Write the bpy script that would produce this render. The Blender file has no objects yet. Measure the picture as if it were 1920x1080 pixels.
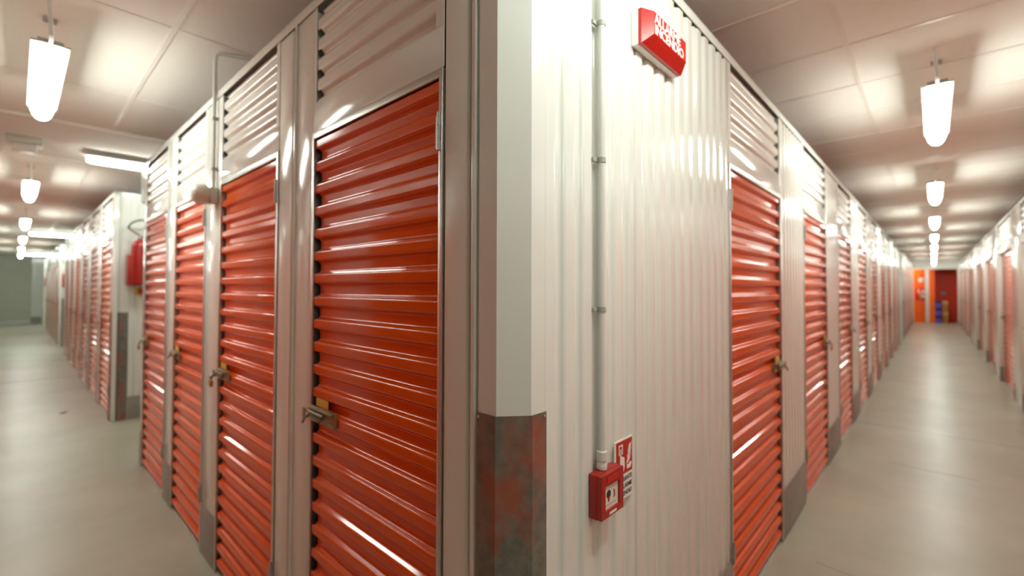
import bpy, bmesh, math, random
from mathutils import Vector, Matrix
random.seed(7)
C = bpy.context.scene.collection
PI = math.pi

# ------------------------------------------------------------------ materials
def new_mat(name):
    m = bpy.data.materials.new(name); m.use_nodes = True
    nt = m.node_tree; b = nt.nodes['Principled BSDF']
    return m, nt, b

def simple(name, col, rough=0.4, metal=0.0, var=0.0, scale=12.0, bump=0.0, spec=0.5, stretch=None, rvar=0.0, coat=0.0):
    m, nt, b = new_mat(name)
    b.inputs['Base Color'].default_value = (*col, 1)
    b.inputs['Roughness'].default_value = rough
    b.inputs['Metallic'].default_value = metal
    b.inputs['Specular IOR Level'].default_value = spec
    b.inputs['Coat Weight'].default_value = coat
    b.inputs['Coat Roughness'].default_value = 0.08
    if var or bump or rvar:
        tc = nt.nodes.new('ShaderNodeTexCoord'); mp = nt.nodes.new('ShaderNodeMapping')
        if stretch: mp.inputs['Scale'].default_value = stretch
        nz = nt.nodes.new('ShaderNodeTexNoise'); nz.inputs['Scale'].default_value = scale
        nz.inputs['Detail'].default_value = 5
        nt.links.new(tc.outputs['Object'], mp.inputs[0]); nt.links.new(mp.outputs[0], nz.inputs['Vector'])
        if var:
            mx = nt.nodes.new('ShaderNodeMix'); mx.data_type = 'RGBA'
            mx.inputs['A'].default_value = (*[c * (1 - var) for c in col], 1)
            mx.inputs['B'].default_value = (*[min(1, c * (1 + var)) for c in col], 1)
            nt.links.new(nz.outputs['Fac'], mx.inputs['Factor']); nt.links.new(mx.outputs['Result'], b.inputs['Base Color'])
        if rvar:
            mr = nt.nodes.new('ShaderNodeMapRange')
            mr.inputs['To Min'].default_value = max(0.02, rough - rvar); mr.inputs['To Max'].default_value = rough + rvar
            nt.links.new(nz.outputs['Fac'], mr.inputs['Value']); nt.links.new(mr.outputs['Result'], b.inputs['Roughness'])
        if bump:
            bp = nt.nodes.new('ShaderNodeBump'); bp.inputs['Strength'].default_value = bump; bp.inputs['Distance'].default_value = 0.002
            nt.links.new(nz.outputs['Fac'], bp.inputs['Height']); nt.links.new(bp.outputs['Normal'], b.inputs['Normal'])
    return m

M = {}
M['orange'] = simple('orange_paint', (0.74, 0.100, 0.006), 0.10, var=0.03, scale=3, spec=0.36, rvar=0.02)
M['white'] = simple('white_paint', (0.765, 0.775, 0.725), 0.14, var=0.02, scale=2, spec=0.42, rvar=0.015)
M['alu'] = simple('aluminium', (0.62, 0.61, 0.58), 0.32, 0.85, var=0.06, scale=8)
M['steel'] = simple('zinc_steel', (0.50, 0.49, 0.46), 0.38, 0.8, var=0.15, scale=30)
M['brass'] = simple('yellow_zinc', (0.30, 0.26, 0.16), 0.33, 0.45, var=0.3, scale=60)
M['gold'] = simple('brass', (0.60, 0.40, 0.12), 0.3, 0.9, var=0.1, scale=40)
M['galv'] = simple('galvanised_sheet', (0.33, 0.325, 0.30), 0.45, 0.35, var=0.22, scale=14)
M['yellow'] = simple('yellow_sticker', (0.72, 0.50, 0.06), 0.5, var=0.05)
M['red'] = simple('red_plastic', (0.38, 0.014, 0.010), 0.30, var=0.04, scale=6)
M['redlens'] = simple('red_lens', (0.55, 0.018, 0.014), 0.22, var=0.04, scale=6)
M['redsign'] = simple('sign_red', (0.50, 0.025, 0.02), 0.4, var=0.03)
M['signwhite'] = simple('sign_white', (0.86, 0.86, 0.83), 0.4, var=0.02)
M['black'] = simple('black_print', (0.03, 0.03, 0.03), 0.5, var=0.1)
M['cream'] = simple('cream_card', (0.78, 0.74, 0.64), 0.4, var=0.03)
M['pvc'] = simple('grey_pvc', (0.66, 0.66, 0.61), 0.35, var=0.03)
M['ivory'] = simple('ivory_plastic', (0.66, 0.67, 0.57), 0.4, var=0.03)
M['lampbody'] = simple('lamp_body_grey', (0.42, 0.42, 0.39), 0.45, var=0.04)
M['ceil'] = simple('ceiling_tile', (0.78, 0.74, 0.68), 0.85, var=0.03, scale=30, bump=0.15, spec=0.2)
M['tbar'] = simple('ceiling_bar', (0.74, 0.69, 0.63), 0.38, var=0.02)
M['concrete'] = simple('grey_concrete', (0.56, 0.56, 0.49), 0.7, var=0.12, scale=2.5, bump=0.2, stretch=(1, 1, 3))
M['dark'] = simple('dark_cover', (0.16, 0.13, 0.11), 0.9, var=0.1)  # dark colour stands for the darkness inside the open-topped units
M['wallorange'] = simple('orange_wall', (0.95, 0.17, 0.005), 0.45, var=0.04)
M['wallshaded'] = simple('shaded_orange_wall', (0.72, 0.045, 0.003), 0.45, var=0.06)  # orange wall out of the light, its shade put into the colour
M['blue'] = simple('blue_crate', (0.10, 0.09, 0.62), 0.4, var=0.05)
M['crategap'] = simple('dark_crate_gap', (0.05, 0.02, 0.10), 0.5, var=0.1)
M['card'] = simple('cardboard', (0.42, 0.20, 0.06), 0.75, var=0.1)
M['tape'] = simple('tan_lid', (0.66, 0.40, 0.16), 0.6, var=0.08)
M['leaf'] = simple('dry_leaf', (0.16, 0.09, 0.05), 0.8, var=0.2)
M['hose'] = simple('black_rubber', (0.04, 0.035, 0.03), 0.45, var=0.1)
M['grey'] = simple('grey_enamel', (0.36, 0.37, 0.32), 0.45, var=0.05)

def guard_mat():
    m, nt, b = new_mat('scuffed_galvanised')
    N = nt.nodes.new; L = nt.links.new
    tc = N('ShaderNodeTexCoord')
    n1 = N('ShaderNodeTexNoise'); n1.inputs['Scale'].default_value = 22; n1.inputs['Detail'].default_value = 8; n1.inputs['Roughness'].default_value = 0.7
    L(tc.outputs['Object'], n1.inputs['Vector'])
    cr = N('ShaderNodeValToRGB')
    cr.color_ramp.elements[0].position = 0.3; cr.color_ramp.elements[0].color = (0.12, 0.115, 0.095, 1)
    cr.color_ramp.elements[1].position = 0.72; cr.color_ramp.elements[1].color = (0.26, 0.25, 0.21, 1)
    L(n1.outputs['Fac'], cr.inputs[0])
    mp = N('ShaderNodeMapping'); mp.inputs['Scale'].default_value = (1, 1, 0.55); mp.inputs['Location'].default_value = (0.3, 0.1, 0.35)
    L(tc.outputs['Object'], mp.inputs[0])
    n2 = N('ShaderNodeTexNoise'); n2.inputs['Scale'].default_value = 9; n2.inputs['Detail'].default_value = 9; n2.inputs['Roughness'].default_value = 0.68
    L(mp.outputs[0], n2.inputs['Vector'])
    mr = N('ShaderNodeMapRange'); mr.inputs['From Min'].default_value = 0.50; mr.inputs['From Max'].default_value = 0.66
    mr.inputs['To Max'].default_value = 0.7
    L(n2.outputs['Fac'], mr.inputs['Value'])
    mx = N('ShaderNodeMix'); mx.data_type = 'RGBA'; mx.inputs['B'].default_value = (0.44, 0.085, 0.035, 1)
    L(mr.outputs['Result'], mx.inputs['Factor']); L(cr.outputs['Color'], mx.inputs['A'])
    L(mx.outputs['Result'], b.inputs['Base Color'])
    b.inputs['Metallic'].default_value = 0.25; b.inputs['Roughness'].default_value = 0.42
    return m
M['guard'] = guard_mat()

def floor_mat():
    m, nt, b = new_mat('sealed_concrete_floor')
    N = nt.nodes.new; L = nt.links.new
    tc = N('ShaderNodeTexCoord')
    n1 = N('ShaderNodeTexNoise'); n1.inputs['Scale'].default_value = 1.3; n1.inputs['Detail'].default_value = 7; n1.inputs['Roughness'].default_value = 0.6
    L(tc.outputs['Object'], n1.inputs['Vector'])
    cr = N('ShaderNodeValToRGB')
    cr.color_ramp.elements[0].position = 0.3; cr.color_ramp.elements[0].color = (0.36, 0.36, 0.275, 1)
    cr.color_ramp.elements[1].position = 0.7; cr.color_ramp.elements[1].color = (0.48, 0.485, 0.38, 1)
    L(n1.outputs['Fac'], cr.inputs[0])
    sep = N('ShaderNodeSeparateXYZ')
    nw = N('ShaderNodeTexNoise'); nw.inputs['Scale'].default_value = 2.2; nw.inputs['Detail'].default_value = 4
    L(tc.outputs['Object'], nw.inputs['Vector'])
    wob = N('ShaderNodeMix'); wob.data_type = 'RGBA'; wob.blend_type = 'LINEAR_LIGHT'; wob.inputs['Factor'].default_value = 0.05
    L(tc.outputs['Object'], wob.inputs['A']); L(nw.outputs['Color'], wob.inputs['B'])
    L(tc.outputs['Object'], sep.inputs[0])
    sepw = N('ShaderNodeSeparateXYZ'); L(wob.outputs['Result'], sepw.inputs[0])
    def line(src, pos, w):
        a = N('ShaderNodeMath'); a.operation = 'SUBTRACT'; a.inputs[1].default_value = pos; L(src, a.inputs[0])
        c = N('ShaderNodeMath'); c.operation = 'ABSOLUTE'; L(a.outputs[0], c.inputs[0])
        d = N('ShaderNodeMapRange'); d.inputs['From Min'].default_value = w * 0.4; d.inputs['From Max'].default_value = w
        d.inputs['To Min'].default_value = 1; d.inputs['To Max'].default_value = 0; L(c.outputs[0], d.inputs['Value'])
        return d.outputs['Result']
    def band(src, lo, hi):
        a = N('ShaderNodeMath'); a.operation = 'GREATER_THAN'; a.inputs[1].default_value = lo; L(src, a.inputs[0])
        c = N('ShaderNodeMath'); c.operation = 'LESS_THAN'; c.inputs[1].default_value = hi; L(src, c.inputs[0])
        d = N('ShaderNodeMath'); d.operation = 'MULTIPLY'; L(a.outputs[0], d.inputs[0]); L(c.outputs[0], d.inputs[1])
        return d.outputs[0]
    def mul(a_, b_):
        d = N('ShaderNodeMath'); d.operation = 'MULTIPLY'; L(a_, d.inputs[0])
        if isinstance(b_, float): d.inputs[1].default_value = b_
        else: L(b_, d.inputs[1])
        return d.outputs[0]
    def mx_(a_, b_):
        d = N('ShaderNodeMath'); d.operation = 'MAXIMUM'; L(a_, d.inputs[0]); L(b_, d.inputs[1]); return d.outputs[0]
    X, Y = sep.outputs['X'], sep.outputs['Y']
    l1 = mul(line(X, 6.57, 0.010), band(Y, -0.8, 0.7))
    l2 = mul(line(Y, 10.8, 0.05), band(X, -0.7, 0.8))
    l3 = mul(mul(line(sepw.outputs['X'], 5.22, 0.010), band(Y, -0.25, 0.30)), 0.8)
    l4 = mul(mul(line(sepw.outputs['X'], 3.05, 0.006), band(Y, -0.2, 0.5)), 0.6)
    lines = mx_(mx_(l1, l2), mx_(l3, l4))
    mx = N('ShaderNodeMix'); mx.data_type = 'RGBA'; mx.inputs['B'].default_value = (0.12, 0.105, 0.085, 1)
    L(lines, mx.inputs['Factor']); L(cr.outputs['Color'], mx.inputs['A'])
    L(mx.outputs['Result'], b.inputs['Base Color'])
    n3 = N('ShaderNodeTexNoise'); n3.inputs['Scale'].default_value = 1.6; n3.inputs['Detail'].default_value = 2
    L(tc.outputs['Object'], n3.inputs['Vector'])
    mr = N('ShaderNodeMapRange'); mr.inputs['To Min'].default_value = 0.26; mr.inputs['To Max'].default_value = 0.38
    L(n3.outputs['Fac'], mr.inputs['Value']); L(mr.outputs['Result'], b.inputs['Roughness'])
    return m
M['floor'] = floor_mat()

LAMP = 13.0
def lamp_mat():
    m, nt, b = new_mat('lit_diffuser')
    b.inputs['Base Color'].default_value = (0.9, 0.9, 0.86, 1); b.inputs['Roughness'].default_value = 0.4
    b.inputs['Emission Color'].default_value = (0.92, 1.0, 0.915, 1); b.inputs['Emission Strength'].default_value = LAMP
    return m
M['lamp'] = lamp_mat()

# ------------------------------------------------------------------ mesh helpers
def B(): return bmesh.new()

def box(bm, x0, x1, y0, y1, z0, z1, bev=0.0, seg=2):
    r = bmesh.ops.create_cube(bm, size=1.0)
    vs = r['verts']
    for v in vs:
        v.co = Vector((x0 + (v.co.x + .5) * (x1 - x0), y0 + (v.co.y + .5) * (y1 - y0), z0 + (v.co.z + .5) * (z1 - z0)))
    if bev > 0:
        es = list({e for v in vs for e in v.link_edges})
        bmesh.ops.bevel(bm, geom=es, offset=bev, segments=seg, affect='EDGES', profile=0.5)
    return bm

def prism(bm, pts, z0, z1):
    """closed plan polygon (x, y) extruded in z"""
    a = [bm.verts.new((x, y, z0)) for x, y in pts]; b = [bm.verts.new((x, y, z1)) for x, y in pts]
    n = len(pts)
    for i in range(n):
        j = (i + 1) % n
        bm.faces.new((a[i], a[j], b[j], b[i]))
    bm.faces.new(a[::-1]); bm.faces.new(b)

def plate_xz(bm, pts, y0, y1):
    """closed polygon (x, z) extruded in y (front y0 < y1)"""
    a = [bm.verts.new((x, y0, z)) for x, z in pts]; b = [bm.verts.new((x, y1, z)) for x, z in pts]
    n = len(pts)
    for i in range(n):
        j = (i + 1) % n
        bm.faces.new((a[i], b[i], b[j], a[j]))
    bm.faces.new(a); bm.faces.new(b[::-1])

def disc_pts(cx, cz, r, n=20): return [(cx + r * math.cos(2 * PI * i / n), cz + r * math.sin(2 * PI * i / n)) for i in range(n)]

def tube(bm, path, r, n=12, cap=True):
    path = [Vector(p) for p in path]
    rings = []
    up = None
    for i, p in enumerate(path):
        if i == 0: t = path[1] - p
        elif i == len(path) - 1: t = p - path[i - 1]
        else: t = (path[i + 1] - p).normalized() + (p - path[i - 1]).normalized()
        t.normalize()
        if up is None:
            up = Vector((0, 0, 1)) if abs(t.z) < .9 else Vector((1, 0, 0))
        s = t.cross(up).normalized(); u = s.cross(t).normalized(); up = u
        rr = r[i] if isinstance(r, (list, tuple)) else r
        rings.append([bm.verts.new(p + s * (rr * math.cos(2 * PI * k / n)) + u * (rr * math.sin(2 * PI * k / n))) for k in range(n)])
    for a, b in zip(rings, rings[1:]):
        for k in range(n):
            j = (k + 1) % n
            bm.faces.new((a[k], a[j], b[j], b[k]))
    if cap:
        bm.faces.new(rings[0][::-1]); bm.faces.new(rings[-1])

def lathe(bm, prof, cx=0, cy=0, n=24, axis='z', base=(0, 0, 0)):
    rings = []
    for r, h in prof:
        ring = []
        for k in range(n):
            a = 2 * PI * k / n
            if axis == 'z': co = (cx + r * math.cos(a), cy + r * math.sin(a), h)
            else: co = (base[0] + r * math.cos(a), base[1] + h, base[2] + r * math.sin(a))
            ring.append(bm.verts.new(co))
        rings.append(ring)
    for a, b in zip(rings, rings[1:]):
        for k in range(n):
            j = (k + 1) % n
            bm.faces.new((a[k], a[j], b[j], b[k]))
    bm.faces.new(rings[0][::-1]); bm.faces.new(rings[-1])

def obj(name, bm, mat, parent=None, smooth=True, angle=35, loc=(0, 0, 0), rz=0.0):
    me = bpy.data.meshes.new(name)
    bmesh.ops.recalc_face_normals(bm, faces=bm.faces)
    bm.to_mesh(me); bm.free()
    me.materials.append(M[mat])
    if smooth:
        me.shade_smooth() if hasattr(me, 'shade_smooth') else None
        me.set_sharp_from_angle(angle=math.radians(angle))
    o = bpy.data.objects.new(name, me); C.objects.link(o)
    o.location = loc; o.rotation_euler = (0, 0, rz)
    if parent: o.parent = parent
    return o

def tag(o, label=None, cat=None, group=None, kind=None):
    if label: o['label'] = label
    if cat: o['category'] = cat
    if group: o['group'] = group
    if kind: o['kind'] = kind
    return o

def thing(name, label, cat, loc=(0, 0, 0), rz=0.0, group=None, kind='thing'):
    o = bpy.data.objects.new(name, None); C.objects.link(o)
    o.empty_display_size = 0.1
    o.location = loc; o.rotation_euler = (0, 0, rz)
    return tag(o, label, cat, group, kind)

def struct(name, bm, mat, parent=None, loc=(0, 0, 0), rz=0.0, angle=35):
    o = obj(name, bm, mat, parent, loc=loc, rz=rz, angle=angle)
    o['kind'] = 'structure'
    return o

def dup(root, loc, rz, label):
    r = root.copy(); C.objects.link(r); r.location = loc; r.rotation_euler = (0, 0, rz); r['label'] = label
    kids = {}
    for o in ALL_CHILDREN(root):
        c = o.copy(); C.objects.link(c); c.parent = r
        for g in ALL_CHILDREN(o):
            d = g.copy(); C.objects.link(d); d.parent = c
    return r
def ALL_CHILDREN(o): return [c for c in bpy.data.objects if c.parent == o]

# rib profile: list of (h along, depth) with rounded bends; crest depth=0, valley depth=d
def rib_profile(length, pitch, d, crest, slope, rad=0.006, start=0.0, seg=3):
    valley = pitch - crest - 2 * slope
    raw = []
    h = start - pitch
    while h < length + pitch:
        raw += [(h, 0.0), (h + crest, 0.0), (h + crest + slope, d), (h + crest + slope + valley, d)]
        h += pitch
    out = []
    for i, p in enumerate(raw):
        if i == 0 or i == len(raw) - 1:
            out.append(p); continue
        p0, p1 = Vector(raw[i - 1]), Vector(raw[i + 1]); q = Vector(p)
        a = (p0 - q).normalized(); b = (p1 - q).normalized()
        L_ = min(rad, (p0 - q).length * .45, (p1 - q).length * .45)
        A, Bp = q + a * L_, q + b * L_
        E1, E2 = q + a * (L_ * 1.12), q + b * (L_ * 1.12)
        out.append((E1.x, E1.y))
        for s in range(seg + 1):
            t = s / seg
            r = A * (1 - t) ** 2 + q * (2 * t * (1 - t)) + Bp * t ** 2
            out.append((r.x, r.y))
        out.append((E2.x, E2.y))
    res = []
    for i in range(len(out) - 1):
        (h0, d0), (h1, d1) = out[i], out[i + 1]
        if h1 <= 0 or h0 >= length: continue
        if h0 < 0:
            t = (0 - h0) / (h1 - h0); h0, d0 = 0.0, d0 + (d1 - d0) * t
        if h1 > length:
            t = (length - h0) / (h1 - h0); h1, d1 = length, d0 + (d1 - d0) * t
        if not res: res.append((h0, d0))
        res.append((h1, d1))
    return res

def sheet_h(bm, x0, x1, z0, z1, y, cut0=0.0, cut1=0.0, **k):
    """ribs running horizontally; front crest at y, valleys at y + d; cut0 / cut1: the valleys stop short of that end"""
    pr = rib_profile(z1 - z0, **k)
    lim = 0.30 * k['d']
    prev = None
    for h, d in pr:
        cur = [bm.verts.new((x, y + d, z0 + h)) for x in (x0, x0 + cut0, x1 - cut1, x1)]
        if prev:
            shallow = prev[4] < lim and d < lim
            for i in range(3):
                if (i == 0 and (cut0 <= 0 or not shallow)) or (i == 2 and (cut1 <= 0 or not shallow)): continue
                bm.faces.new((prev[i], prev[i + 1], cur[i + 1], cur[i]))
        prev = cur + [d]
    bmesh.ops.delete(bm, geom=[v for v in bm.verts if not v.link_faces], context='VERTS')

def sheet_v(bm, x0, x1, z0, z1, y, **k):
    pr = rib_profile(x1 - x0, **k)
    prev = None
    for h, d in pr:
        cur = (bm.verts.new((x0 + h, y + d, z0)), bm.verts.new((x0 + h, y + d, z1)))
        if prev: bm.faces.new((prev[0], cur[0], cur[1], prev[1]))
        prev = cur

ORD = ['first', 'second', 'third', 'fourth', 'fifth', 'sixth', 'seventh', 'eighth', 'ninth', 'tenth', 'eleventh', 'twelfth']

# ------------------------------------------------------------------ dimensions
CAMZ = 1.523
ZD = 2.10          # top of door opening
ZL = 2.213         # bottom of transom infill
ZR = 2.573         # bottom of top rail
ZT = 2.613         # top of partition
ZC = 2.84          # ceiling
XL = 0.748         # plane of the left partition, facing -X
YR = 0.685         # plane of the right partition, facing -Y
YO = -0.80         # opposite side of the right corridor
XO = -0.62         # opposite side of the left corridor
RL = -PI / 2       # rotation of things on planes that face -X (local x runs along -Y)
PITCH = 0.0835

# ------------------------------------------------------------------ door prototypes
_protos = {}
def locker(w, side, loc, rz, label, group, recess=0.0, far=False):
    """front of one storage unit: frame, door and transom. w opening width, side -1: latch on the viewer's left,
    +1 on the right; loc = bottom centre on the partition plane; recess sets the door back"""
    key = (round(w, 3), side, recess, far)
    if key in _protos:
        o = dup(_protos[key], loc, rz, label); o['group'] = group
        return o
    t = thing('storage_locker', label, 'storage locker', loc, rz, group)
    _protos[key] = t
    hw = w / 2
    f = B()
    fw = 0.014
    R0 = recess
    for sx in (-1, 1):
        x0, x1 = sorted((sx * hw, sx * (hw - fw)))
        box(f, x0, x1, R0 - 0.005, R0 + 0.003, 0.0, ZD, 0.001)
        x0, x1 = sorted((sx * hw, sx * (hw - 0.003)))
        box(f, x0, x1, R0 + 0.003, R0 + 0.045, 0.0, ZD)
    box(f, -hw + fw, hw - fw, R0 - 0.005, R0 + 0.003, ZD - 0.024, ZD - 0.001, 0.001)
    box(f, -hw + fw, hw - fw, R0 + 0.003, R0 + 0.045, ZD - 0.004, ZD - 0.001)
    box(f, -hw + fw, hw - fw, R0 + 0.004, R0 + 0.045, 0.0, 0.014, 0.001)
    obj('door_frame', f, 'alu', t)
    p = B()
    ga, gb = 0.002, 0.002
    gap_l = fw + (ga if side < 0 else gb); gap_r = fw + (gb if side < 0 else ga)
    sheet_h(p, -hw + gap_l, hw - gap_r, 0.018, ZD - 0.026, R0 + 0.002, cut0=0.014 if side < 0 else 0.0, cut1=0.014 if side > 0 else 0.0, pitch=PITCH, d=0.018, crest=0.030, slope=0.011, rad=0.0050, start=0.02)
    dr = obj('door', p, 'orange', t, angle=60)
    hx = -side * (hw - 0.006)
    for z in (0.33, 1.93):
        h = B()
        tube(h, [(hx, R0 - 0.010, z - 0.05), (hx, R0 - 0.010, z + 0.05)], 0.0055, 10)
        box(h, min(hx, hx + side * 0.018), max(hx, hx + side * 0.018), R0 - 0.007, R0 - 0.004, z - 0.042, z + 0.042)
        for q in (-0.017, 0.017): tube(h, [(hx, R0 - 0.010, z + q - 0.001), (hx, R0 - 0.010, z + q + 0.001)], 0.0066, 10)
        obj('hinge', h, 'steel', dr)
    # latch: plate, raised guides, sliding bolt reaching over the stile, staple
    zc = 1.065
    ex = side * (hw - fw * 0.4)                     # at the stile
    def X(a): return ex - side * a
    def bx(bm, a0, a1, y0, y1, *r, **k): box(bm, min(X(a0), X(a1)), max(X(a0), X(a1)), R0 + y0, R0 + y1, *r, **k)
    la = B()
    bx(la, 0.006, 0.205, -0.006, -0.002, zc - 0.028, zc + 0.028, bev=0.001)
    bx(la, 0.012, 0.190, -0.016, -0.005, zc + 0.016, zc + 0.023, bev=0.001)
    bx(la, 0.012, 0.110, -0.016, -0.005, zc - 0.013, zc - 0.006, bev=0.001)
    bx(la, 0.160, 0.200, -0.010, -0.005, zc - 0.026, zc - 0.012, bev=0.001); bx(la, 0.03, 0.09, -0.009, -0.005, zc - 0.026, zc - 0.018, bev=0.001)
    obj('latch', la, 'brass', dr)
    bo = B()
    yb = R0 - 0.013
    tube(bo, [(X(-0.022), yb, zc + 0.005), (X(0.125), yb, zc + 0.005)], 0.0050, 12)
    tube(bo, [(X(0.030), yb, zc + 0.005), (X(0.022), yb - 0.020, zc - 0.012), (X(0.018), yb - 0.026, zc - 0.030)], 0.0045, 10)
    obj('bolt', bo, 'brass', dr)
    st = B()
    bx(st, -0.024, -0.006, -0.022, -0.004, zc - 0.022, zc - 0.017, bev=0.001)
    bx(st, -0.024, -0.006, -0.022, -0.018, zc - 0.020, zc + 0.016, bev=0.001)
    obj('staple', st, 'brass', dr)
    if not far:
        yl = B()
        bx(yl, 0.045, 0.135, -0.0005, 0.0015, zc + 0.030, zc + 0.058)
        obj('sticker', yl, 'yellow', dr)
    # transom
    flip = side > 0
    z0, z1 = ZD + 0.003, ZR
    ml, mr = (0.018, 0.034) if not flip else (0.034, 0.018)
    b = B()
    box(b, -hw, -hw + ml, 0.0, 0.003, ZL, z1)
    box(b, hw - mr, hw, 0.0, 0.003, ZL, z1)
    box(b, -hw, hw, 0.0, 0.003, z0, ZL, 0.001)
    if recess: box(b, -hw, hw, 0.003, R0 + 0.04, z0, z0 + 0.003)
    tr = obj('transom_panel', b, 'white', t)
    p = B()
    ga, gb = (0.001, -0.004) if not flip else (-0.004, 0.001)
    sheet_h(p, -hw + ml + ga, hw - mr - gb, ZL - 0.005, z1 - 0.014, 0.0045, cut0=0.0 if flip else 0.020, cut1=0.020 if flip else 0.0, pitch=0.0765, d=0.016, crest=0.040, slope=0.013, rad=0.008, start=-0.024)
    obj('ribbed_sheet', p, 'white', tr, angle=60)
    return t

_trim = [0]
def trim_name():
    _trim[0] += 1
    return 'trim_%d' % _trim[0]

def kick(parent, x0, x1, y0=-0.004, h=0.30, deep=0.03):
    k = B(); box(k, x0, x1, y0, y0 + 0.004, 0.0, h, 0.0008)
    k2 = obj('kick_plate', k, 'galv', parent); return k2

def ribpanel(x0, x1, loc, rz, kickh=0.30, name=None, margins=0.035):
    """vertical-ribbed white infill between two doors (local x0..x1)"""
    b = B()
    box(b, x0, x0 + margins, 0.0, 0.04, 0, ZR, 0.002)
    box(b, x1 - margins, x1, 0.0, 0.04, 0, ZR, 0.002)
    sheet_v(b, x0 + margins, x1 - margins, 0, ZR - 0.003, 0.001, pitch=PITCH, d=0.012, crest=0.044, slope=0.011, rad=0.011, start=0.01)
    o = struct(name or trim_name(), b, 'white', loc=loc, rz=rz, angle=60)
    if kickh: kick(o, x0 + 0.002, x1 - 0.002, h=kickh)
    return o

def post(x0, x1, loc, rz, kickh=0.0, depth=0.04, seam=None, top=None):
    b = B()
    top = top or ZR
    if seam is None:
        box(b, x0, x1, 0.0, depth, 0, top, 0.003)
    else:
        box(b, x0, seam - 0.004, 0.0, depth, 0, top, 0.008, 4)
        box(b, seam + 0.004, x1, 0.002, depth, 0, top, 0.002)
    o = struct(trim_name(), b, 'white', loc=loc, rz=rz)
    if kickh: kick(o, x0 + 0.001, x1 - 0.001, h=kickh)
    return o

def rail(x0, x1, loc, rz):
    b = B()
    box(b, x0, x1, -0.004, -0.001, ZR, ZT, 0.0008); box(b, x0, x1, -0.004, 0.06, ZT - 0.003, ZT)
    return struct(trim_name(), b, 'white', loc=loc, rz=rz)

# ------------------------------------------------------------------ RIGHT PARTITION (main block), plane Y = YR
RO = (0, YR, 0)
wr = B()
box(wr, 0.80, 2.19, 0.060, 0.07, 0, ZR - 0.1)  # dark backing that keeps the seams between the sheets dark
wr = struct('wall_right', wr, 'dark', loc=RO)
for a, b_ in ((0.845, 1.304), (1.310, 1.820), (1.826, 2.165)):
    s = B(); sheet_v(s, a, b_, 0, ZR - 0.003, 0.0, pitch=PITCH, d=0.012, crest=0.044, slope=0.011, rad=0.011, start=0.012)
    struct('ribbed_sheet', s, 'white', parent=wr, angle=60)
s = B(); box(s, 2.165, 2.206, 0.0, 0.04, 0, ZR, 0.003); struct('door_jamb', s, 'white', parent=wr)
kick(wr, 1.825, 2.203, y0=-0.005, h=0.30)
rail(0.80, 16.5, RO, 0)
NR = 9
DWR = 0.955
for k in range(NR):
    x0 = 2.209 + 1.63 * k
    cx = x0 + DWR / 2
    where = ORD[k] + ' from the fire alarm wall'
    lab = ('orange-doored storage locker right beside the fire alarm wall' if k == 0 else
           'orange-doored storage locker on the long corridor, ' + where)
    locker(DWR, 1, (cx, YR, 0), 0, lab, 'orange lockers along the long corridor')
    xe = x0 + DWR
    xn = 2.209 + 1.63 * (k + 1) if k < NR - 1 else 16.5
    ribpanel(xe + 0.003, xn - 0.003, RO, 0)

# ------------------------------------------------------------------ LEFT PARTITION (main block), plane X = XL ; local x = -Y
LO = (XL, 0, 0)
LD = [(0.934, 1.706), (2.04, 2.85), (3.13, 3.88), (4.13, 4.97)]
names = ['nearest the grey corner guard', 'second from the grey corner guard', 'beside the round siren, third from the corner guard', 'at the cross aisle end, fourth from the corner guard']
for k, (a, b_) in enumerate(LD):
    w = b_ - a; cy = (a + b_) / 2
    locker(w, -1, (XL, cy, 0), RL, 'storage locker with orange ribbed door, ' + names[k], 'orange lockers in the short row by the corner')
post(-0.931, -0.790, LO, RL, seam=-0.833)
post(-2.037, -1.709, LO, RL, seam=-1.895)
post(-3.127, -2.853, LO, RL, kickh=0.28)
post(-4.127, -3.883, LO, RL, kickh=0.28)
post(-5.060, -4.973, LO, RL, kickh=0.28)
rail(-5.06, -0.76, LO, RL)
# bead beside the seams
for (y, par) in ((0.808, 'a'), (1.868, 'b')):
    b = B(); tube(b, [(-0.001, 0, 0.0), (-0.001, 0, ZR)], 0.006, 10)
    struct(trim_name(), b, 'white', loc=(XL, y, 0))

# ------------------------------------------------------------------ CORNER TRIM AND GUARD
def corner_shell(pl, pr, cx_, cy_, th, z0, z1, off):
    """pl: Y where the strip starts on the left plane, pr: X where it ends on the right plane, (cx_, cy_) chamfer points"""
    xo, yo = XL - off, YR - off
    out = [(xo, pl), (xo, cy_), (cx_, yo), (pr, yo)]
    inn = [(pr, yo + th), (cx_ + th * .4, yo + th), (xo + th, cy_ + th * .4), (xo + th, pl)]
    b = B(); prism(b, out + inn, z0, z1)
    return b
b = corner_shell(0.790, 0.8515, 0.8025, 0.7316, 0.003, 0, ZT - 0.002, 0.006)
struct(trim_name(), b, 'white', angle=20)
cg = thing('corner_guard', 'scuffed grey metal corner guard with red scrapes on the white corner post nearest the camera', 'corner guard', (0.775, 0.705, 0), 0, None)
b = corner_shell(0.793, 0.8545, 0.8030, 0.7310, 0.003, 0, 1.232, 0.0095)
for v in b.verts: v.co -= Vector((0.775, 0.705, 0))
obj('guard_sheet', b, 'guard', cg, angle=20)
for (x, y, dx, dy) in ((XL - 0.0095, 0.786, -1, 0), (0.847, YR - 0.0095, 0, -1)):
    for z in (1.222, 0.05):
        b = B(); p = Vector((x - 0.775, y - 0.705, z)); n = Vector((dx, dy, 0))
        tube(b, [p, p + n * 0.0012, p + n * 0.0022], [0.0036, 0.0034, 0.0018], 10)
        obj('screw', b, 'steel', cg)

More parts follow.
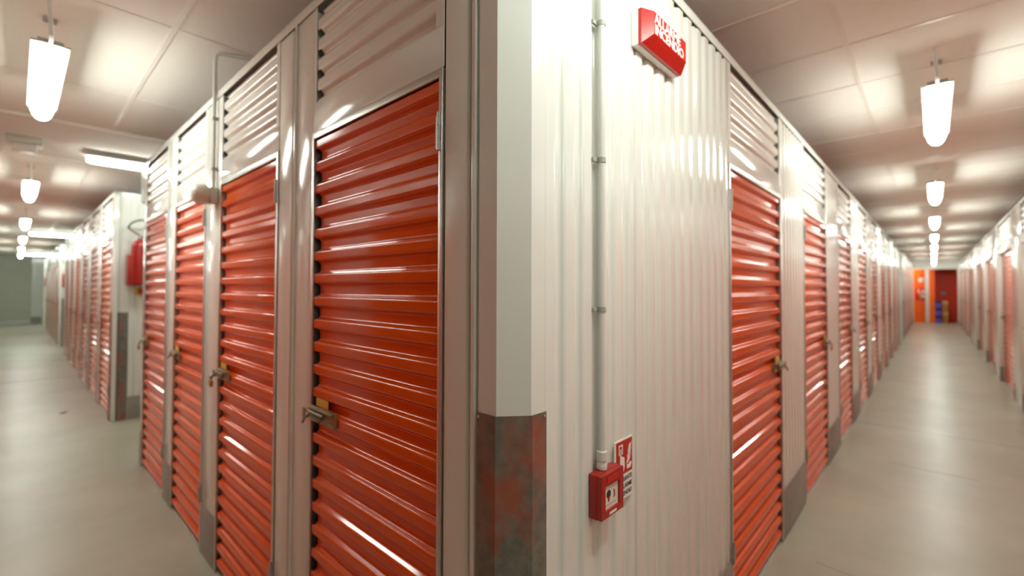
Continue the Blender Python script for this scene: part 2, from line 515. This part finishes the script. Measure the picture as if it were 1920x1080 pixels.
# ------------------------------------------------------------------ added block covers, ends and the rest of the shell
def slab(name, x0, x1, y0, y1, z0, z1, mat='white', kind='structure'):
    b = B(); box(b, x0, x1, y0, y1, z0, z1)
    o = struct(name, b, mat); return o
XE = 16.5
fl = slab('floor', -5, 31, -5, 30, -0.08, 0.0, 'floor')
ce = slab('ceiling', -5, 31, -5, 30, ZC, ZC + 0.05, 'ceil')
g = B()
for k in range(-7, 50):
    x = -0.10 + 0.625 * k
    if -5 < x < 31: box(g, x - 0.012, x + 0.012, -5, 30, ZC - 0.004, ZC)
for k in range(-4, 24):
    y = 0.33 + 1.25 * k
    if -5 < y < 30: box(g, -5, 31, y - 0.012, y + 0.012, ZC - 0.0035, ZC)
obj('ceiling_grid', g, 'tbar', ce)['kind'] = 'structure'
# added dark cover over the open-topped main block, and hidden sides
slab(trim_name(), XL + 0.05, XE, YR + 0.05, 5.03, ZT - 0.06, ZT - 0.045, 'dark')
def ribwall(name, x0, x1, loc, rz, kickh=0.28, z1=ZT):
    b = B(); box(b, x0, x1, 0.030, 0.05, 0, z1)
    sheet_v(b, x0, x1, 0, z1, 0.0, pitch=PITCH, d=0.012, crest=0.044, slope=0.011, rad=0.011)
    o = struct(name, b, 'white', loc=loc, rz=rz, angle=60)
    if kickh: kick(o, x0, x1, h=kickh, y0=-0.005)
    return o
ribwall('wall_main_block_back', -XE, -XL, (0, 5.06, 0), PI, kickh=0.28)
slab('wall_main_block_end', XE - 0.02, XE, YR, 5.06, 0, ZT)

# second block on the left row
Y2, Y2E, Y3, Y3E, Y4 = 6.85, 14.6, 16.3, 24.1, 26.0
def left_block(y0, y1, d0, n, who, grp):
    for k in range(n):
        a = d0 + 1.25 * k; cy = a + 0.475
        locker(0.95, -1, (XL, cy, 0), RL, 'orange-doored storage locker, %s in the row %s' % (ORD[k], who), grp, far=True)
        e = a + 0.95; nx = d0 + 1.25 * (k + 1) if k < n - 1 else y1
        post(-(nx - 0.003), -(e + 0.003), LO, RL, kickh=0.0)
    post(-(d0 - 0.003), -(y0), LO, RL)
    rail(-y1, -y0 + 0.0, LO, RL)
    slab(trim_name(), XL + 0.05, XE, y0 + 0.05, y1 - 0.05, ZT - 0.06, ZT - 0.045, 'dark')  # added dark cover, the units are open on top
left_block(Y2 + 0.0, Y2E, 7.00, 6, 'behind the first fire extinguisher', 'orange doors behind the first extinguisher')
left_block(Y3 + 0.0, Y3E, 16.47, 6, 'at the far end of the left aisle', 'orange doors at the far end of the left aisle')
ribwall('wall_second_block_front', XL + 0.06, 6.0, (0, Y2, 0), 0, kickh=0.26)
slab('wall_second_block_rest', 6.0, XE, Y2, Y2 + 0.03, 0, ZT)
slab('wall_second_block_back', XL + 0.02, XE, Y2E - 0.02, Y2E, 0, ZT)
ribwall('wall_third_block_front', XL + 0.06, 6.0, (0, Y3, 0), 0, kickh=0.26)
slab('wall_third_block_rest', 6.0, XE, Y3, Y3 + 0.03, 0, ZT)
slab('wall_third_block_back', XL + 0.02, XE, Y3E - 0.02, Y3E, 0, ZT)
slab('wall_fourth_block', XL, XE, Y4, 28.0, 0, ZT)
def far_corner(y, lab):
    b = B()
    pts = [(XL - 0.006, y + 0.14), (XL - 0.006, y + 0.085), (XL + 0.075, y - 0.006), (XL + 0.14, y - 0.006), (XL + 0.14, y), (XL + 0.08, y), (XL, y + 0.09), (XL, y + 0.14)]
    prism(b, pts, 0, ZT - 0.002); struct(trim_name(), b, 'white', angle=20)
    b = B(); prism(b, [(p[0] - (0.004 if i < 4 else 0) - XL, p[1] - (0.004 if i < 4 else 0) - y) for i, p in enumerate(pts)], 0, 1.232)
    o = obj('corner_guard', b, 'guard', loc=(XL, y, 0), angle=20)
    tag(o, lab, 'corner guard', None, 'thing')
far_corner(Y2, 'grey metal corner guard below the first fire extinguisher, across the cross aisle')
far_corner(Y3, 'grey metal corner guard at the far block of the left aisle')

# opposite sides (west of the left aisle, out of frame but lighting it), north end
ww = slab('wall_west', XO - 0.05, XO, YR, 28.0, 0, ZT)
for a, a2 in ((0.78, 3.69), (4.40, 6.3), (6.7, 8.6), (9.0, 10.9), (11.3, 13.2)):
    p = B(); sheet_h(p, a, a2, 0.02, ZD, -0.012, pitch=PITCH, d=0.011, crest=0.034, slope=0.011, start=0.02)
    o = obj('door_panel', p, 'orange', ww, loc=(XO, 0, 0), rz=PI / 2)
slab('wall_west_return', -5, XO, YR, YR + 0.04, 0, ZT, 'grey')
slab('wall_southwest', XO - 0.05, XO, -5, YO, 0, ZT, 'grey')
slab('wall_southwest_return', -5, XO, YO - 0.04, YO, 0, ZT, 'grey')
slab('wall_southeast', XL, XL + 0.05, -5, YO, 0, ZT, 'grey')
slab('wall_rear_west', -4.6, -4.5, YO, YR, 0, ZC, 'grey')
slab('wall_rear_south', XO, XL, -4.6, -4.5, 0, ZC, 'grey')
slab('wall_north', -5, 0.44, 28.0, 28.1, 0, ZC, 'concrete')
wn = slab('wall_north_panel', 0.44, XE, 27.9, 28.0, 0, ZC)
b = B(); box(b, 0.44, 1.2, 27.892, 27.899, 0, 0.25); obj('kick_plate', b, 'galv', wn)
slab('baseboard_north', -0.62, 0.43, 27.93, 27.999, 0, 0.10, 'white')

# ------------------------------------------------------------------ far part of the long corridor
ZE = 27.5
# second block after the cross aisle
for k in range(5):
    x0 = 18.45 + 1.72 * k; cx = x0 + DWR / 2
    locker(DWR, 1, (cx, YR, 0), 0, 'orange locker of the long corridor, %s beyond the far corner guard' % ORD[k], 'orange lockers beyond the far guard of the long corridor', far=True)
    xn = x0 + 1.72 if k < 4 else ZE
    ribpanel(x0 + DWR + 0.003, xn - 0.003, RO, 0)
post(18.10, 18.447, RO, 0)
rail(18.10, ZE, RO, 0)
slab('wall_far_block_end', 18.08, 18.10, YR, 5.15, 0, ZT)
slab(trim_name(), 18.1, ZE, YR + 0.05, 5.1, ZT - 0.06, ZT - 0.045, 'dark')
b = B(); box(b, 18.06, 18.16, YR - 0.012, YR - 0.002, 0, 1.232)
o = obj('corner_guard', b, 'guard'); tag(o, 'dark metal corner guard far along the long corridor, just before the last doors', 'corner guard', None, 'thing')

# opposite row of the long corridor: wide recessed doors, plane Y = YO, facing +Y (rot PI, local x = -X)
OO = (0, YO, 0)
REC = 0.045
opens = [(6.65, 8.40), (9.35, 11.10), (12.05, 13.80), (14.75, 16.50)]
W2 = 1.75
for k, (a, b_) in enumerate(opens):
    cx = (a + b_) / 2
    locker(W2, -1, (cx, YO, 0), PI, 'wide recessed orange locker across the long corridor, %s from the camera' % ORD[k], 'wide recessed lockers opposite', recess=REC, far=True)
    nx = opens[k + 1][0] if k < 3 else 18.99
    o = post(-(nx - 0.003), -(b_ + 0.003), OO, PI, depth=0.13)
    for xa in ((b_ + 0.003), (nx - 0.003)):
        s = 1 if xa < (b_ + nx) / 2 else -1
        kb = B(); x0k, x1k = sorted((-xa - s * 0.10, -xa + s * 0.003))
        box(kb, x0k, x1k, -0.004, 0.0, 0, 0.24)
        box(kb, *sorted((-xa, -xa + s * 0.003)), 0.0, REC, 0, 0.24)
        obj('kick_plate', kb, 'galv', o)
so = slab('wall_south', XL, 6.647, YO - 0.06, YO, 0, ZT)
for a in (0.85, 2.75, 4.65):
    p = B(); sheet_h(p, -a - 1.75, -a, 0.02, ZD, -0.012, pitch=PITCH, d=0.011, crest=0.034, slope=0.011, start=0.02)
    obj('door_panel', p, 'orange', so, loc=(0, YO, 0), rz=PI)
rail(-ZE, -XL, OO, PI)
slab(trim_name(), XL, ZE, -5, YO - 0.05, ZT - 0.06, ZT - 0.045, 'dark')
opens2 = [(19.0, 20.75), (21.7, 23.45), (24.4, 26.15)]
for k, (a, b_) in enumerate(opens2):
    cx = (a + b_) / 2
    locker(W2, -1, (cx, YO, 0), PI, 'wide orange locker near the orange end wall, %s of three from the camera' % ORD[k], 'wide lockers at the far end', recess=0.02, far=True)
    nx = opens2[k + 1][0] if k < 2 else ZE
    post(-(nx - 0.003), -(b_ + 0.003), OO, PI, depth=0.10, kickh=0.24)

# end of the long corridor: orange lobby
slab('wall_end_right', ZE, ZE + 0.12, -3, -0.77, 0, ZC)
slab('wall_end_left', ZE, ZE + 0.12, 0.66, 4, 0, ZC)
slab('trim_lintel', ZE, ZE + 0.12, -0.77, 0.66, 2.40, ZC)
cm = B(); box(cm, ZE - 0.02, ZE + 0.12, 0.145, 0.275, 0, 2.40, 0.01)
struct('trim_column', cm, 'white')
slab('wall_east', ZE + 0.5, ZE + 0.6, -0.04, 2.0, 0, ZC, 'wallorange')
slab('wall_east_recess', ZE + 1.4, ZE + 1.5, -1.2, -0.04, 0, ZC, 'wallshaded')  # unlit orange recess, painted darker instead of shaded
slab('wall_recess_side', ZE + 0.6, ZE + 1.5, -0.06, -0.04, 0, ZC, 'wallshaded')
slab('wall_recess_right', ZE + 0.12, ZE + 1.5, -1.3, -1.2, 0, ZC, 'wallshaded')
slab('wall_lobby_left', ZE + 0.12, ZE + 0.6, 2.0, 2.1, 0, ZC, 'wallorange')
slab(trim_name(), ZE + 0.75, ZE + 1.5, -1.2, -0.04, 2.44, ZC, 'dark')
# notices on the orange wall
nb = thing('notice_board', 'red notice board with pinned papers on the orange end wall', 'notice board', (ZE + 0.503, 0.44, 1.30))
b = B(); box(b, -0.02, 0, -0.20, 0.17, -0.28, 0.25, 0.004); obj('board', b, 'redsign', nb)
for (y, z, s, m) in ((-0.10, 0.10, 0.07, 'signwhite'), (0.02, 0.02, 0.06, 'yellow'), (-0.09, -0.10, 0.08, 'cream'), (0.06, 0.14, 0.05, 'signwhite'), (0.0, -0.18, 0.05, 'grey')):
    b = B(); box(b, -0.023, -0.0201, y - s * .8, y + s * .8, z - s, z + s); obj('paper', b, m, nb)
b = B(); box(b, -0.012, 0, -0.10, 0.10, -0.09, 0.09, 0.003)
o = obj('wall_sign', b, 'signwhite', loc=(ZE + 0.5, 0.40, 1.93)); tag(o, 'small white square sign high on the orange end wall', 'sign')
b = B(); box(b, -0.02, 0, -0.09, 0.09, -0.09, 0.09, 0.01)
o = obj('wall_plate', b, 'grey', loc=(ZE + 1.4, -0.34, 1.33)); tag(o, 'small grey plate on the shaded recess end wall', 'plate')
# crates and boxes
for k in range(3):
    t = thing('storage_crate', ('blue plastic crate standing on the floor by the orange wall', 'blue plastic crate in the middle of the stack by the orange wall', 'blue plastic crate topmost of the stack by the orange wall')[k],
              'crate', (ZE + 0.55, -0.15, 0.345 * k), 0, 'stacked blue crates')
    b = B(); box(b, -0.15, 0.15, -0.095, 0.095, 0.0, 0.19, 0.008); obj('crate_body', b, 'blue', t)
    b = B(); box(b, -0.135, 0.135, -0.085, 0.085, 0.19, 0.345, 0.004)  # dark-coloured block standing for the dark gap between crates
    obj('crate_gap', b, 'crategap', t)
for k in range(2):
    t = thing('cardboard_box', ('brown cardboard box with tan lid on the floor beside the blue crates', 'brown cardboard box with tan lid on top of another box')[k],
              'box', (ZE + 0.6, -0.38, 0.49 * k), 0, 'stacked cardboard boxes')
    b = B(); box(b, -0.14, 0.14, -0.085, 0.085, 0.0, 0.38, 0.004); obj('carton', b, 'card', t)
    b = B(); box(b, -0.15, 0.15, -0.095, 0.095, 0.38, 0.49, 0.004); obj('lid', b, 'tape', t)

# ------------------------------------------------------------------ LAMPS
_lamps = {}
def lamp(x, y, z, rz, label, group, drop=0.2755):
    """local: length along x, underside at z; drop = height of the fixing above the underside"""
    if drop in _lamps:
        o = dup(_lamps[drop], (x, y, z), rz, label); o['group'] = group; return o
    t = thing('fluorescent_lamp', label, 'lamp', (x, y, z), rz, group)
    _lamps[drop] = t
    L2 = 0.56
    b = B(); box(b, -L2, L2, -0.045, 0.045, 0.092, 0.114, 0.008); box(b, -L2 - 0.01, L2 + 0.01, -0.067, 0.067, 0.085, 0.093, 0.003)
    obj('lamp_body', b, 'lampbody', t)
    d = B()
    slim = 1.0 if drop > 0.2 else 0.72
    # rounded trough
    prof = []
    prof = [(-0.058, 0.084), (-0.049, 0.052), (-0.040, 0.026), (-0.026, 0.008), (-0.010, 0.001), (0.010, 0.001), (0.026, 0.008), (0.040, 0.026), (0.049, 0.052), (0.058, 0.084)]
    stations = [(-L2 + 0.0, 0.72), (-L2 + 0.02, 0.93), (-L2 + 0.05, 1.0), (L2 - 0.05, 1.0), (L2 - 0.02, 0.93), (L2, 0.72)]
    rings = [[d.verts.new((sx, py * sc * slim, 0.084 + (pz - 0.084) * sc * slim)) for py, pz in prof] for sx, sc in stations]
    for a, c in zip(rings, rings[1:]):
        for i in range(len(prof) - 1): d.faces.new((a[i], a[i + 1], c[i + 1], c[i]))
        d.faces.new((a[-1], a[0], c[0], c[-1]))
    d.faces.new(rings[0]); d.faces.new(rings[-1][::-1])
    obj('diffuser', d, 'lamp', t, angle=50)
    for s in (-0.38, 0.38):
        k = B(); box(k, s - 0.02, s + 0.02, -0.03, 0.03, 0.112, 0.118); tube(k, [(s, 0, 0.11), (s, 0, drop - 0.001)], 0.004, 8)
        box(k, s - 0.025, s + 0.025, -0.025, 0.025, drop - 0.008, drop)
        obj('bracket', k, 'steel', t)
    k = B(); tube(k, [(-L2 - 0.005, 0, 0.095), (-L2 - 0.03, 0, 0.10), (-L2 - 0.045, 0.0, 0.114), (-L2 - 0.045, 0.01, drop)], 0.008, 8)
    obj('cable', k, 'pvc', t)
    return t
LZ = 2.56
for k in range(-1, 8):
    lab = ('lit fluorescent lamp over the corner where the two aisles meet' if k < 0 else 'lit fluorescent lamp over the long corridor, %s in view from the camera' % ORD[k])
    lamp(3.97 + 3.17 * k if k >= 0 else 1.05, -0.03, LZ, 0, lab, 'fluorescent lamps over the long corridor')
for k in range(0, 6):
    lab = 'lit fluorescent lamp over the left aisle, %s from the camera' % ORD[k]
    lamp(0.09, 3.56 + 4.05 * k, LZ, PI / 2, lab, 'fluorescent lamps over the left aisle')
lamp(0.09, -2.3, LZ, PI / 2, 'added unseen fill lamp over the aisle behind the camera', 'fluorescent lamps over the left aisle')  # added out of view as fill for the near left partition
for (x, y, lab) in ((1.00, 6.0, 'lit fluorescent lamp mounted crosswise where the first cross aisle opens'),
                    (0.75, 15.5, 'lit fluorescent lamp mounted crosswise at the second cross aisle'),
                    (0.75, 25.4, 'lit fluorescent lamp mounted crosswise at the grey end wall of the left aisle'),
                    ):
    lamp(x, y, ZC - 0.1395, 0, lab, 'crosswise lamps over the cross aisles', drop=0.135)

lamp(ZE + 0.30, 1.35, LZ, PI / 2, 'added unseen fill lamp hidden beside the orange end wall', 'fluorescent lamps over the long corridor')  # added out of view to brighten the orange end wall
# ceiling beam and box on the left
slab('trim_ceiling_beam', XO, 3.0, 5.05, 5.72, ZC - 0.022, ZC - 0.001, 'ceil')
jb = thing('junction_box', 'pale junction box fixed under the ceiling of the left aisle', 'junction box', (0.03, 5.85, ZC))
b = B(); box(b, -0.11, 0.11, -0.09, 0.09, -0.07, -0.001, 0.008); obj('box_body', b, 'ivory', jb)
b = B(); box(b, -0.075, 0.075, -0.06, 0.06, -0.13, -0.07, 0.01); obj('cover', b, 'signwhite', jb)
b = B(); box(b, -0.006, 0.03, -0.012, 0.19, -0.16, 0.15, 0.003)
o = obj('aisle_box', b, 'grey', loc=(XL + 0.012, 5.075, 2.44)); tag(o, 'narrow grey box jutting from the top of the short row at the cross aisle', 'box')

# ------------------------------------------------------------------ SIREN + CONDUIT ON THE LEFT ROW
cy = 2.93
cd = thing('conduit', 'thin grey conduit running up beside the third door to the ceiling', 'conduit', (XL - 0.016, cy, 2.04))
b = B()
tube(b, [(0, 0, 0.0), (0, 0, ZC - 2.04 - 0.045), (0.004, -0.002, ZC - 2.04 - 0.021), (0.02, -0.01, ZC - 2.04 - 0.0105), (0.7, -0.35, ZC - 2.04 - 0.0105)], 0.0095, 10); obj('pipe', b, 'pvc', cd)
for z in (0.14, 0.42):
    b = B(); box(b, -0.012, 0.016, -0.020, 0.014, z - 0.006, z + 0.006, 0.002); obj('clip', b, 'grey', cd)
sr = thing('siren', 'round ivory siren at the lower end of the thin conduit', 'siren', (XL - 0.006, cy, 2.03))
b = B(); box(b, -0.035, 0.004, -0.045, 0.045, -0.045, 0.045, 0.008); obj('siren_base', b, 'ivory', sr)
b = B()
for p in [None]:
    rings = []
    prof = [(0.040, -0.034), (0.052, -0.042), (0.056, -0.06), (0.054, -0.082), (0.044, -0.100), (0.028, -0.110), (0.010, -0.114)]
    n = 24
    for r, h in prof: rings.append([b.verts.new((h, r * math.cos(2 * PI * k / n), r * math.sin(2 * PI * k / n))) for k in range(n)])
    for a, c in zip(rings, rings[1:]):
        for k in range(n): b.faces.new((a[k], a[(k + 1) % n], c[(k + 1) % n], c[k]))
    b.faces.new(rings[0][::-1]); b.faces.new(rings[-1])
obj('siren_dome', b, 'ivory', sr)

# ------------------------------------------------------------------ FIRE ALARM CALL POINT, CONDUIT, SIGNS ON THE RIGHT WALL
XC = 1.094
cd = thing('conduit', 'grey conduit running down the white ribbed wall to the red call point', 'conduit', (XC, YR - 0.0125, 1.03))
b = B(); tube(b, [(0, 0, 0.028), (0, 0, ZC - 1.03 - 0.001)], 0.0105, 14); obj('pipe', b, 'pvc', cd)
b = B(); lathe(b, [(0.0135, 0.0), (0.0145, 0.012), (0.0125, 0.016), (0.0125, 0.022), (0.0145, 0.024), (0.0145, 0.048), (0.0115, 0.050)], n=16); obj('gland', b, 'pvc', cd)
for z in (1.465, 1.877, 2.26):
    b = B(); tube(b, [(0, 0, z - 1.03 - 0.007), (0, 0, z - 1.03 + 0.007)], 0.0122, 14); box(b, -0.030, 0.0, 0.0065, 0.0125, z - 1.03 - 0.006, z - 1.03 + 0.006, 0.001); obj('clip', b, 'grey', cd)
cp = thing('fire_call_point', 'red fire alarm call point at the foot of the grey conduit', 'call point', (1.105, YR, 0.91))
b = B(); box(b, -0.059, 0.059, -0.026, 0.0, 0.0, 0.118, 0.003); obj('back_box', b, 'red', cp)
b = B()
for (x0, x1, z0, z1) in ((-0.057, -0.037, 0.002, 0.116), (0.037, 0.057, 0.002, 0.116), (-0.037, 0.037, 0.085, 0.116), (-0.037, 0.037, 0.002, 0.020)):
    box(b, x0, x1, -0.040, -0.026, z0, z1, 0.0)
obj('front_cover', b, 'red', cp, smooth=False)
b = B(); box(b, -0.028, 0.028, -0.0415, -0.040, 0.093, 0.108, 0.0); obj('cover_label', b, 'redlens', cp)
b = B(); box(b, -0.018, 0.018, -0.0412, -0.040, 0.007, 0.013, 0.0); obj('test_slot', b, 'cream', cp)
b = B(); box(b, -0.037, 0.037, -0.034, -0.026, 0.020, 0.085); wpane = obj('press_panel', b, 'cream', cp)
b = B(); plate_xz(b, disc_pts(-0.012, 0.058, 0.011), -0.0346, -0.034); obj('panel_dot', b, 'black', wpane)
b = B(); plate_xz(b, [(-0.018, 0.052), (-0.006, 0.052), (-0.010, 0.038), (-0.014, 0.038)], -0.0350, -0.0341); plate_xz(b, [(0.012, 0.066), (0.020, 0.060), (0.021, 0.046), (0.013, 0.040), (0.015, 0.052)], -0.0346, -0.034)
obj('panel_marks', b, 'red', wpane)
b = B(); plate_xz(b, [(-0.026, 0.032), (0.026, 0.032), (0.026, 0.030), (-0.026, 0.030)], -0.0346, -0.034); obj('panel_line', b, 'grey', wpane)

def text(body, size, loc, rot, mat, parent, extrude=0.0004, offset=0.0, align='LEFT', sx=1.0, spacing=1.0, name='lettering'):
    cu = bpy.data.curves.new(name, 'FONT'); cu.body = body; cu.size = size; cu.extrude = extrude; cu.offset = offset
    cu.align_x = align; cu.space_line = spacing; cu.resolution_u = 4
    cu.materials.append(M[mat])
    o = bpy.data.objects.new(name, cu); C.objects.link(o)
    dg = bpy.context.evaluated_depsgraph_get()
    me = bpy.data.meshes.new_from_object(o.evaluated_get(dg))
    bpy.data.objects.remove(o)
    o = bpy.data.objects.new(name, me); C.objects.link(o)
    if not me.materials: me.materials.append(M[mat])
    o.location = loc; o.rotation_euler = rot; o.scale = (sx, 1, 1); o.parent = parent
    return o

SX0, SW = 1.186, 0.097
sg = thing('fire_alarm_sign', 'red and white sign with hand and flames behind the red call point', 'sign', (SX0, YR - 0.0015, 0.90))
b = B(); box(b, -0.008, SW, -0.002, 0.001, 0.0, 0.176); obj('backing', b, 'signwhite', sg)
b = B(); box(b, 0.0, SW - 0.003, -0.0028, -0.002, 0.074, 0.172); obj('red_field', b, 'redsign', sg)
b = B()
# push button with hand
for (x0, x1, z0, z1) in ((0.013, 0.017, 0.134, 0.162), (0.033, 0.037, 0.134, 0.162), (0.017, 0.033, 0.158, 0.162), (0.017, 0.033, 0.134, 0.138)):
    box(b, x0, x1, -0.0034, -0.0028, z0, z1)
plate_xz(b, [(0.022, 0.150), (0.028, 0.150), (0.030, 0.128), (0.046, 0.122), (0.048, 0.095), (0.040, 0.080), (0.018, 0.080), (0.008, 0.104), (0.012, 0.108), (0.021, 0.100)], -0.0034, -0.0028)
obj('hand_symbol', b, 'signwhite', sg)
b = B()
fz = 0.084
plate_xz(b, [(0.062, fz), (0.082, fz), (0.090, fz + 0.012), (0.084, fz + 0.018), (0.070, fz + 0.012), (0.060, fz + 0.012)], -0.0034, -0.0028)
for (x, z, s) in ((0.058, fz + 0.016, 1.0), (0.062, fz + 0.034, 0.95), (0.066, fz + 0.050, 0.85)):
    plate_xz(b, [(x, z), (x + 0.010 * s, z + 0.002), (x + 0.020 * s, z + 0.010), (x + 0.028 * s, z + 0.026), (x + 0.016 * s, z + 0.017), (x + 0.012 * s, z + 0.024), (x + 0.006 * s, z + 0.010)], -0.0034, -0.0028)
obj('flame_symbol', b, 'signwhite', sg)
text('PULSANTE\nALLARME\nINCENDIO', 0.0185, (0.0925, -0.0026, 0.0525), (PI / 2, 0, 0), 'black', sg, extrude=0.0003, offset=0.0002, align='RIGHT', sx=0.95, spacing=1.15)

al = thing('alarm_light_box', 'red alarm light box with white lettering high on the white ribbed wall', 'alarm box', (1.4405, YR, 2.28))
b = B(); box(b, -0.1525, 0.1525, -0.024, 0.0, -0.003, 0.112, 0.004); obj('back_box', b, 'signwhite', al)
b = B()
o0 = [(-0.150, 0.0), (0.150, 0.0), (0.150, 0.109), (-0.150, 0.109)]
i0 = [(-0.120, 0.029), (0.126, 0.029), (0.126, 0.099), (-0.120, 0.099)]
va = [b.verts.new((x, -0.024, z)) for x, z in o0]; vm = [b.verts.new((x, -0.034, z)) for x, z in o0]; vb = [b.verts.new((x, -0.062, z)) for x, z in i0]
for r0, r1 in ((va, vm), (vm, vb)):
    for i in range(4):
        j = (i + 1) % 4; b.faces.new((r0[i], r0[j], r1[j], r1[i]))
b.faces.new(vb); b.faces.new(va[::-1])
lens = obj('red_lens', b, 'redlens', al, angle=10)
text('ALLARME', 0.042, (-0.117, -0.0625, 0.0665), (PI / 2, 0, 0), 'signwhite', al, extrude=0.0004, offset=0.0012, sx=1.10)
text('INCENDIO', 0.042, (-0.117, -0.0625, 0.0325), (PI / 2, 0, 0), 'signwhite', al, extrude=0.0004, offset=0.0012, sx=1.09)

# ------------------------------------------------------------------ FIRE EXTINGUISHERS
ext0 = None
def extinguisher(x, y, z, label):
    global ext0
    if ext0 is not None:
        return dup(ext0, (x, y, z), 0, label)
    t = thing('fire_extinguisher', label, 'fire extinguisher', (x, y, z), 0, 'wall mounted fire extinguishers')
    ext0 = t
    b = B(); lathe(b, [(0.070, 0.0), (0.078, 0.012), (0.080, 0.03), (0.080, 0.43), (0.075, 0.46), (0.058, 0.495), (0.034, 0.515), (0.026, 0.52), (0.022, 0.535)], 0, -0.11, n=28); obj('cylinder', b, 'red', t)
    b = B(); lathe(b, [(0.020, 0.533), (0.020, 0.575), (0.012, 0.585)], 0, -0.11, n=14); vo = obj('valve', b, 'steel', t)
    b = B(); tube(b, [(0.0, -0.11, 0.575), (-0.05, -0.13, 0.600), (-0.12, -0.14, 0.655)], 0.008, 8); tube(b, [(0, -0.11, 0.56), (0.05, -0.13, 0.545), (0.11, -0.14, 0.543)], 0.006, 8); obj('lever', b, 'hose', vo)
    b = B(); pts = []
    for i in range(17):
        a = PI * 0.92 - PI * 1.02 * i / 16
        pts.append((0.02 + 0.135 * math.cos(a), -0.135, 0.625 + 0.125 * math.sin(a)))
    pts.append((0.14, -0.11, 0.5)); pts.append((0.105, -0.10, 0.25))
    tube(b, pts, 0.0095, 10); obj('hose', b, 'hose', t)
    b = B(); box(b, -0.112, -0.055, -0.16, -0.02, 0.0, 0.345, 0.006); obj('holder_box', b, 'red', t)
    b = B(); box(b, -0.05, 0.05, -0.032, -0.001, 0.20, 0.30, 0.004); obj('bracket', b, 'steel', t)
    return t
extinguisher(0.965, Y2, 1.545, 'red fire extinguisher with curved black hose at the first cross aisle')
extinguisher(0.90, Y3, 1.50, 'red fire extinguisher at the second cross aisle, second along the left aisle')
extinguisher(0.88, Y4 + 0.0025, 1.52, 'red fire extinguisher farthest along the left aisle, near the grey end wall')
eb = thing('emergency_button', 'yellow box with red push button below the first fire extinguisher', 'button', (0.985, Y2, 1.475))
b = B(); box(b, -0.042, 0.042, -0.055, 0.0, -0.045, 0.045, 0.006); obj('button_box', b, 'yellow', eb)
b = B(); lathe(b, [(0.018, 0.0), (0.018, -0.02), (0.032, -0.022), (0.032, -0.034), (0.024, -0.040)], axis='y', base=(0, -0.055, 0), n=18); obj('push_button', b, 'red', eb)

# ------------------------------------------------------------------ PADLOCKS
pad0 = None
def padlock(loc, rz, label):
    global pad0
    if pad0 is not None: return dup(pad0, loc, rz, label)
    t = thing('padlock', label, 'padlock', loc, rz, 'padlocks hanging from door latches')
    pad0 = t
    b = B(); box(b, -0.019, 0.019, -0.008, 0.008, -0.060, -0.026, 0.003); obj('lock_body', b, 'gold', t)
    b = B(); pts = [(-0.012, 0, -0.028), (-0.012, 0, -0.010)] + [(-0.012 * math.cos(PI * i / 8), 0, -0.010 + 0.012 * math.sin(PI * i / 8)) for i in range(9)] + [(0.012, 0, -0.028)]
    tube(b, pts, 0.0032, 8); obj('shackle', b, 'steel', t)
    return t
def lock_left(k, lab):
    a, b_ = LD[k]; padlock((XL - 0.030, b_ + 0.014, 1.050), RL, lab)
lock_left(1, 'small brass padlock hanging from the latch of the second door from the corner guard')
lock_left(3, 'small brass padlock on the latch of the door at the cross aisle end')
padlock((2.209 + 1.63 + DWR + 0.014, YR - 0.030, 1.050), 0, 'small brass padlock on the latch of the second long corridor door')

# fallen leaf on the floor
b = B()
n = 14
top = [b.verts.new((0.045 * math.cos(2 * PI * i / n) * (1.0 if i % 2 else 0.8), 0.022 * math.sin(2 * PI * i / n), 0.004 + 0.006 * math.cos(4 * PI * i / n) * .5 + 0.003)) for i in range(n)]
ctr = b.verts.new((0, 0, 0.002)); bot = [b.verts.new((v.co.x, v.co.y, v.co.z - 0.001)) for v in top]; cb = b.verts.new((0, 0, 0.0))
for i in range(n):
    j = (i + 1) % n
    b.faces.new((top[i], top[j], ctr)); b.faces.new((bot[j], bot[i], cb)); b.faces.new((top[i], bot[i], bot[j], top[j]))
o = obj('dry_leaf', b, 'leaf', loc=(0.41, 7.74, 0.001), rz=0.4); tag(o, 'small brown dry leaf lying on the floor of the left aisle', 'leaf')

# ------------------------------------------------------------------ camera
TILT = 1.23
cam = bpy.data.cameras.new('camera'); co = bpy.data.objects.new('camera', cam); C.objects.link(co)
F = 857.0
cam.sensor_width = 36.0; cam.sensor_fit = 'HORIZONTAL'; cam.lens = F / 1920 * 36
co.location = (0, 0, CAMZ)
co.rotation_euler = (Matrix.Rotation(math.radians(42.67 - 90), 3, 'Z') @ Matrix.Rotation(PI / 2 + math.radians(TILT), 3, 'X') @ Matrix.Rotation(math.radians(0.15), 3, 'Z')).to_euler()
cam.shift_y = -F * math.tan(math.radians(TILT)) / 1920
cam.clip_start = 0.02; cam.clip_end = 200
cam.dof.use_dof = True; cam.dof.focus_distance = 1.06; cam.dof.aperture_fstop = 1.7
bpy.context.scene.camera = co

# ------------------------------------------------------------------ world and view
sc = bpy.context.scene
w = bpy.data.worlds.new('world'); sc.world = w; w.use_nodes = True
w.node_tree.nodes['Background'].inputs[0].default_value = (1, 0.95, 0.88, 1); w.node_tree.nodes['Background'].inputs[1].default_value = 0.02
sc.view_settings.view_transform = 'Standard'; sc.view_settings.look = 'None'
sc.view_settings.gamma = 1; sc.view_settings.use_curve_mapping = False
sc.view_settings.exposure = 1.45
try:
    sc.cycles.max_bounces = 10; sc.cycles.diffuse_bounces = 6; sc.cycles.use_denoising = True
    sc.cycles.sample_clamp_indirect = 8.0
except Exception: pass
